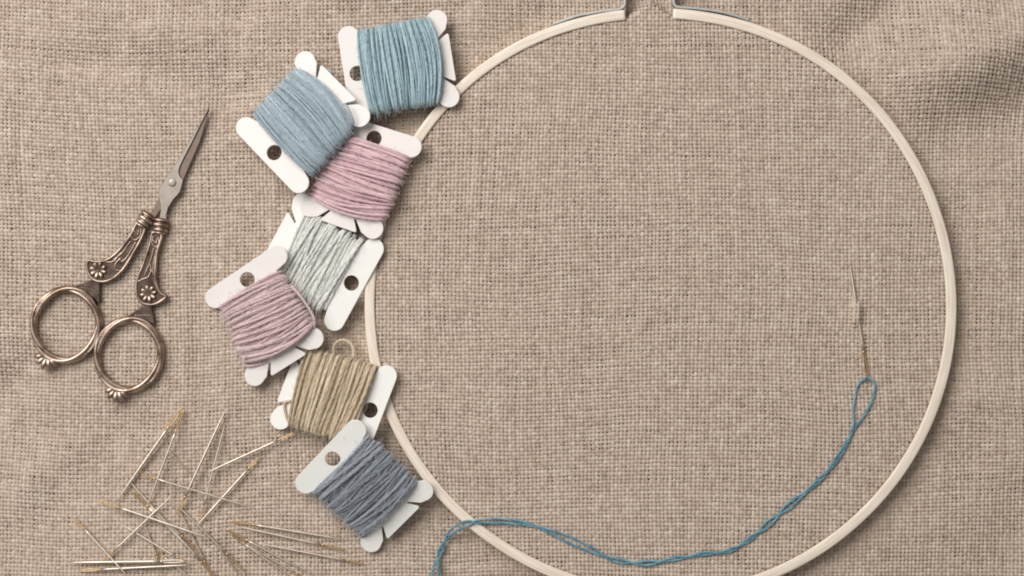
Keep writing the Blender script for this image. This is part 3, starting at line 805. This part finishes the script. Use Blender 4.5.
NEEDLES = [
    ((182.0, 408), (116, 502.4), 7, 5.2, 1.45, 'thick needle slanting down left, its eye meeting another at the top of the pile', True, 26),
    ((183.8, 410), (146.7, 508), 8.5, 6.5, 1.05, 'slimmer needle sharing its eye point with the thick slanting needle, steeper of the pair', True, 24),
    ((177, 514), (227, 407), 6.5, 6.0, 1.25, 'long pale needle with its point highest, right of the joined pair', True, 20),
    ((200, 521), (224.8, 424), 4.6, 5, 0.85, 'thin steep needle just right of the long pale one', True, 16),
    ((294, 433), (206, 473), 6.0, 8.0, 1.0, 'needle with its eye touching the sand beige bobbin', True, 18),
    ((258.6, 457.5), (195, 528), 5, 5, 1.1, 'needle slanting down left below the one that touches the beige bobbin', True, 16),
    ((141, 474.3), (252, 507.6), 9, 5.8, 0.85, 'needle crossing over the steep ones, gold eye at its upper left', True, 16),
    ((99.5, 500.8), (207.6, 537.6), 7.6, 7.5, 1.1, 'needle with its gold eye far left, lying across the diagonal bundle', True, 22),
    ((105, 559.5), (172.3, 495.3), 5.2, 8.5, 0.9, 'needle rising to the right across the gold-eyed one, eye at the bottom left', True, 12),
    ((184, 561.2), (69, 562.6), 6.4, 4.4, 1.35, 'thick bright silver needle lying level near the bottom left corner', False, 24),
    ((79.5, 570.6), (190, 565), 4.4, 5.0, 1.1, 'needle lying level just below the thick bright one', True, 22),
    ((73, 516.5), (131, 580), 4.6, 6.6, 0.9, 'dull needle with golden eye at the far left edge of the pile', True, 18),
    ((214, 576), (120, 470.5), 3.4, 4.2, 1.0, 'dark needle of the diagonal bundle with its point farthest up left', True, 20),
    ((132, 491), (197, 556), 4.6, 3.6, 1.15, 'needle of the diagonal bundle with a golden eye at the upper left', True, 24),
    ((200, 553), (146, 503), 3.4, 3.4, 1.0, 'needle of the diagonal bundle with its golden eye at the lower right', True, 26),
    ((246, 572.5), (170, 498), 3.6, 4.6, 0.95, 'needle whose golden eye lies at the bottom, right of the diagonal bundle', True, 28),
    ((184.5, 562), (120, 523.3), 7.0, 3.6, 0.75, 'very thin needle running down right to the eye of the level silver needle', True, 10),
    ((229.8, 520.8), (343.6, 539.4), 4.0, 4.4, 0.95, 'uppermost of the needles fanned to the right, gold eye at its left end', True, 26),
    ((344.6, 549.8), (234.6, 525.8), 4.0, 5.2, 0.95, 'second needle of the right fan, gold eye at its right end', True, 24),
    ((226, 529), (306, 571.5), 3.8, 3.8, 0.85, 'steeply angled needle of the right fan with its eye under the others', True, 26),
    ((364, 563.8), (258, 543.4), 3.8, 4.0, 0.85, 'lowest pale needle of the right fan, pointing toward the steel blue bobbin', True, 18),
    ((206, 531), (238, 574), 3.2, 3.2, 0.8, 'short-looking dull needle between the bundle and the right fan', True, 14),
    ((166.5, 448.5), (192, 476), 3.2, 3.0, 0.6, 'faint thin needle between the steep pale needles', False, 8),
    ((161, 567), (145, 526), 3.6, 3.6, 0.8, 'short dull needle under the thin one that runs to the level silver needle', True, 12),
    ((231, 534), (292, 578), 3.4, 3.6, 0.8, 'dull needle lowest left in the right fan, its eye beside the golden ones', True, 18),
    ((214, 580), (175, 502), 3.6, 4.4, 0.8, 'slender needle just right of the diagonal bundle, running off the bottom edge', True, 22),
    ((152, 548), (196, 582), 3.4, 3.4, 0.8, 'dull needle crossing the two level needles near the bottom edge', True, 16),
    ((304, 578), (243, 543), 3.4, 4.2, 0.7, 'thin dull needle under the steeply angled one of the right fan', True, 10),
]
for e_, t_, ze, zt, r_, lab, g_, el in NEEDLES: needle(e_, t_, ze, zt, r_ * 1.2, lab, g_, el)

# needle run through the taut linen
needle((868, 380.5), (850, 264.5), CLOTH_IN + 3.1, CLOTH_IN + 2.9, 1.5, 'needle stitched through the taut linen, threaded with blue floss', True, 30, group=None)

# blue thread
def build_thread():
    zi = CLOTH_IN + 2.8
    base = [(868, 379, zi + 1), (862, 388, zi), (856, 412, zi), (852, 430, zi), (836, 460, zi), (816, 483, zi), (789, 506, zi), (769.4, 523, zi), (751, 538, zi), (729.6, 550.5, zi), (703, 554, zi), (673, 559, zi),
            (646, 563.3, zi), (622, 561.3, zi), (607, 557, zi), (592, 550, zi), (570, 540, zi), (549, 531, zi), (527.4, 524, zi), (501.6, 521, zi + 0.6), (478, 521.6, RING_TOP + 1.9), (468, 523.2, RING_TOP + 1.9),
            (457, 528, 14), (448, 536, 7), (440.5, 551, 4.2), (436.5, 566, 4), (435.5, 578, 4), (436, 604, 4)]
    # offset between the two strands at each base point
    off = [(-1.2, 1.4), (-7, 8.0), (-4.0, 5.0), (-0.4, 0.4), (-1.4, 1.2), (1.2, -1.2), (-2.2, 2.6), (2.8, -2.4), (-1.3, 1.3), (1.2, -1.3), (-1.3, 1.2), (1.2, -1.3), (-1.9, 1.9), (1.8, -1.8),
           (0.6, -0.6), (-1.9, 1.9), (-2.8, 2.8), (-1.5, 1.5), (1.1, -1.1), (1.9, -1.9), (1.2, -1.2), (-2.0, 2.0), (-2.2, 2.2), (-1.2, 1.2), (1.5, -1.5), (-2.0, 2.2), (-3.2, 3.4), (-4, 4)]
    pts = np.array([P(*b) for b in base]); t = np.gradient(pts, axis=0); t[:, 2] = 0; t /= np.linalg.norm(t, axis=1)[:, None]
    nrm = np.stack([-t[:, 1], t[:, 0], 0 * t[:, 0]], 1)
    mat = fibre_mat('floss_blue', S((58, 98, 116)), S((106, 150, 168)), S((158, 196, 205)), rough=0.6, sheen=0.3, nscale=700, contrast=0.25)
    mb = MB(); paths = []
    for s_ in (0, 1):
        o = np.array([k[s_] for k in off])
        pp = pts - nrm * o[:, None] * 1.12
        pp[:, 2] += np.where(o > 0, 0.5, -0.2)
        paths.append(pp)
    # the hand-placed loop at the needle eye
    paths[0][0] = P(866.5, 377.2, zi + 1.5); paths[1][0] = P(867.5, 376.8, zi + 1.5)
    paths[0][1] = P(857.5, 386, zi); paths[1][1] = P(875.0, 386, zi)
    paths[0][2] = P(853.3, 410, zi); paths[1][2] = P(868.5, 408, zi)
    paths[0][3] = P(852.2, 430, zi + 0.8); paths[1][3] = P(853.5, 430, zi - 0.3)
    for s_ in (0, 1):
        p2 = smooth_path(paths[s_], 420); 
        # cloth contact: follow the surface
        hh = height(p2[:, 0], p2[:, 1]) + 2.6
        p2[:, 2] = np.maximum(p2[:, 2], np.where(p2[:, 2] < 14.5, hh, 0))
        p2, s = resample(p2, 1.3); t_, n1, n2 = frames(p2, (0, 0, 1)); al = s * 2 * PI / 19.0
        for m in range(3):
            aa = al + m * 2 * PI / 3
            tube(mb, p2 + (0.5 + 0.45 * np.interp(s, np.arange(0, s[-1] + 30, 22), np.random.default_rng(60 + s_).random(len(np.arange(0, s[-1] + 30, 22)))))[:, None] * (np.cos(aa)[:, None] * n1 + np.sin(aa)[:, None] * n2), 0.64, 5, tone=np.clip(0.5 + 0.16 * (m - 1) + 0.08 * np.sin(s / 23 + s_), 0, 1))
        rg = np.random.default_rng(3 + s_)
        for k in rg.integers(2, len(p2) - 2, 260):
            dv = t_[k] * rg.choice([-1, 1]) + 0.6 * rg.normal(0, 1, 3) * np.array([1, 1, 0.3]); dv /= np.linalg.norm(dv)
            tl = np.linspace(0, 1, 4)[:, None]; tube(mb, p2[k] + dv * rg.uniform(2.5, 6) * tl + np.array([0, 0, 0.5]), 0.12, 3, tone=0.8, cap=False)
    tag(mb.build('embroidery_thread', mat), 'doubled teal blue thread trailing from the needle across the hoop', 'thread')
build_thread()

# ------------------------------------------------------------------ light, world, camera
LD = Vector((-0.62, 0.60, 0.92)).normalized()
lamp = bpy.data.lights.new('window_light', 'AREA'); lamp.shape = 'RECTANGLE'; lamp.size = 0.85; lamp.size_y = 0.7
lamp.energy = 13.7; lamp.color = (1.0, 0.965, 0.92)
lo = bpy.data.objects.new('window_light', lamp); COL.objects.link(lo)
tgt = Vector((0.0, 0, 0)); lo.location = tgt + LD * 1.1
lo.rotation_euler = (tgt - lo.location).to_track_quat('-Z', 'Y').to_euler()

w = bpy.data.worlds.new('World'); scene.world = w; w.use_nodes = True
n = w.node_tree.nodes; l = w.node_tree.links; bg = n['Background']
tc = n.new('ShaderNodeTexCoord'); dp = n.new('ShaderNodeVectorMath'); dp.operation = 'DOT_PRODUCT'; dp.inputs[1].default_value = tuple(LD)
l.new(tc.outputs['Generated'], dp.inputs[0])
cr = n.new('ShaderNodeValToRGB'); mr = n.new('ShaderNodeMapRange'); mr.inputs['From Min'].default_value = -1
l.new(dp.outputs['Value'], mr.inputs['Value']); l.new(mr.outputs[0], cr.inputs['Fac'])
e = cr.color_ramp.elements; e[0].position = 0.3; e[0].color = (0.34, 0.29, 0.26, 1); e[1].position = 1.0; e[1].color = (0.95, 0.95, 0.93, 1)
l.new(cr.outputs['Color'], bg.inputs['Color']); bg.inputs['Strength'].default_value = 0.39

cam = bpy.data.cameras.new('camera'); co = bpy.data.objects.new('camera', cam); COL.objects.link(co)
cam.sensor_width = 36; cam.lens = 36 * D / 1024; co.location = (0, 0, D * K); cam.clip_start = 0.01; cam.clip_end = 50
cam.dof.use_dof = True; cam.dof.focus_distance = (D - 14) * K; cam.dof.aperture_fstop = 9
scene.camera = co
scene.cycles.pixel_filter_type = 'BLACKMAN_HARRIS'; scene.cycles.filter_width = 1.9
scene.view_settings.view_transform = 'Standard'; scene.view_settings.look = 'None'
scene.view_settings.exposure = 0; scene.view_settings.gamma = 1
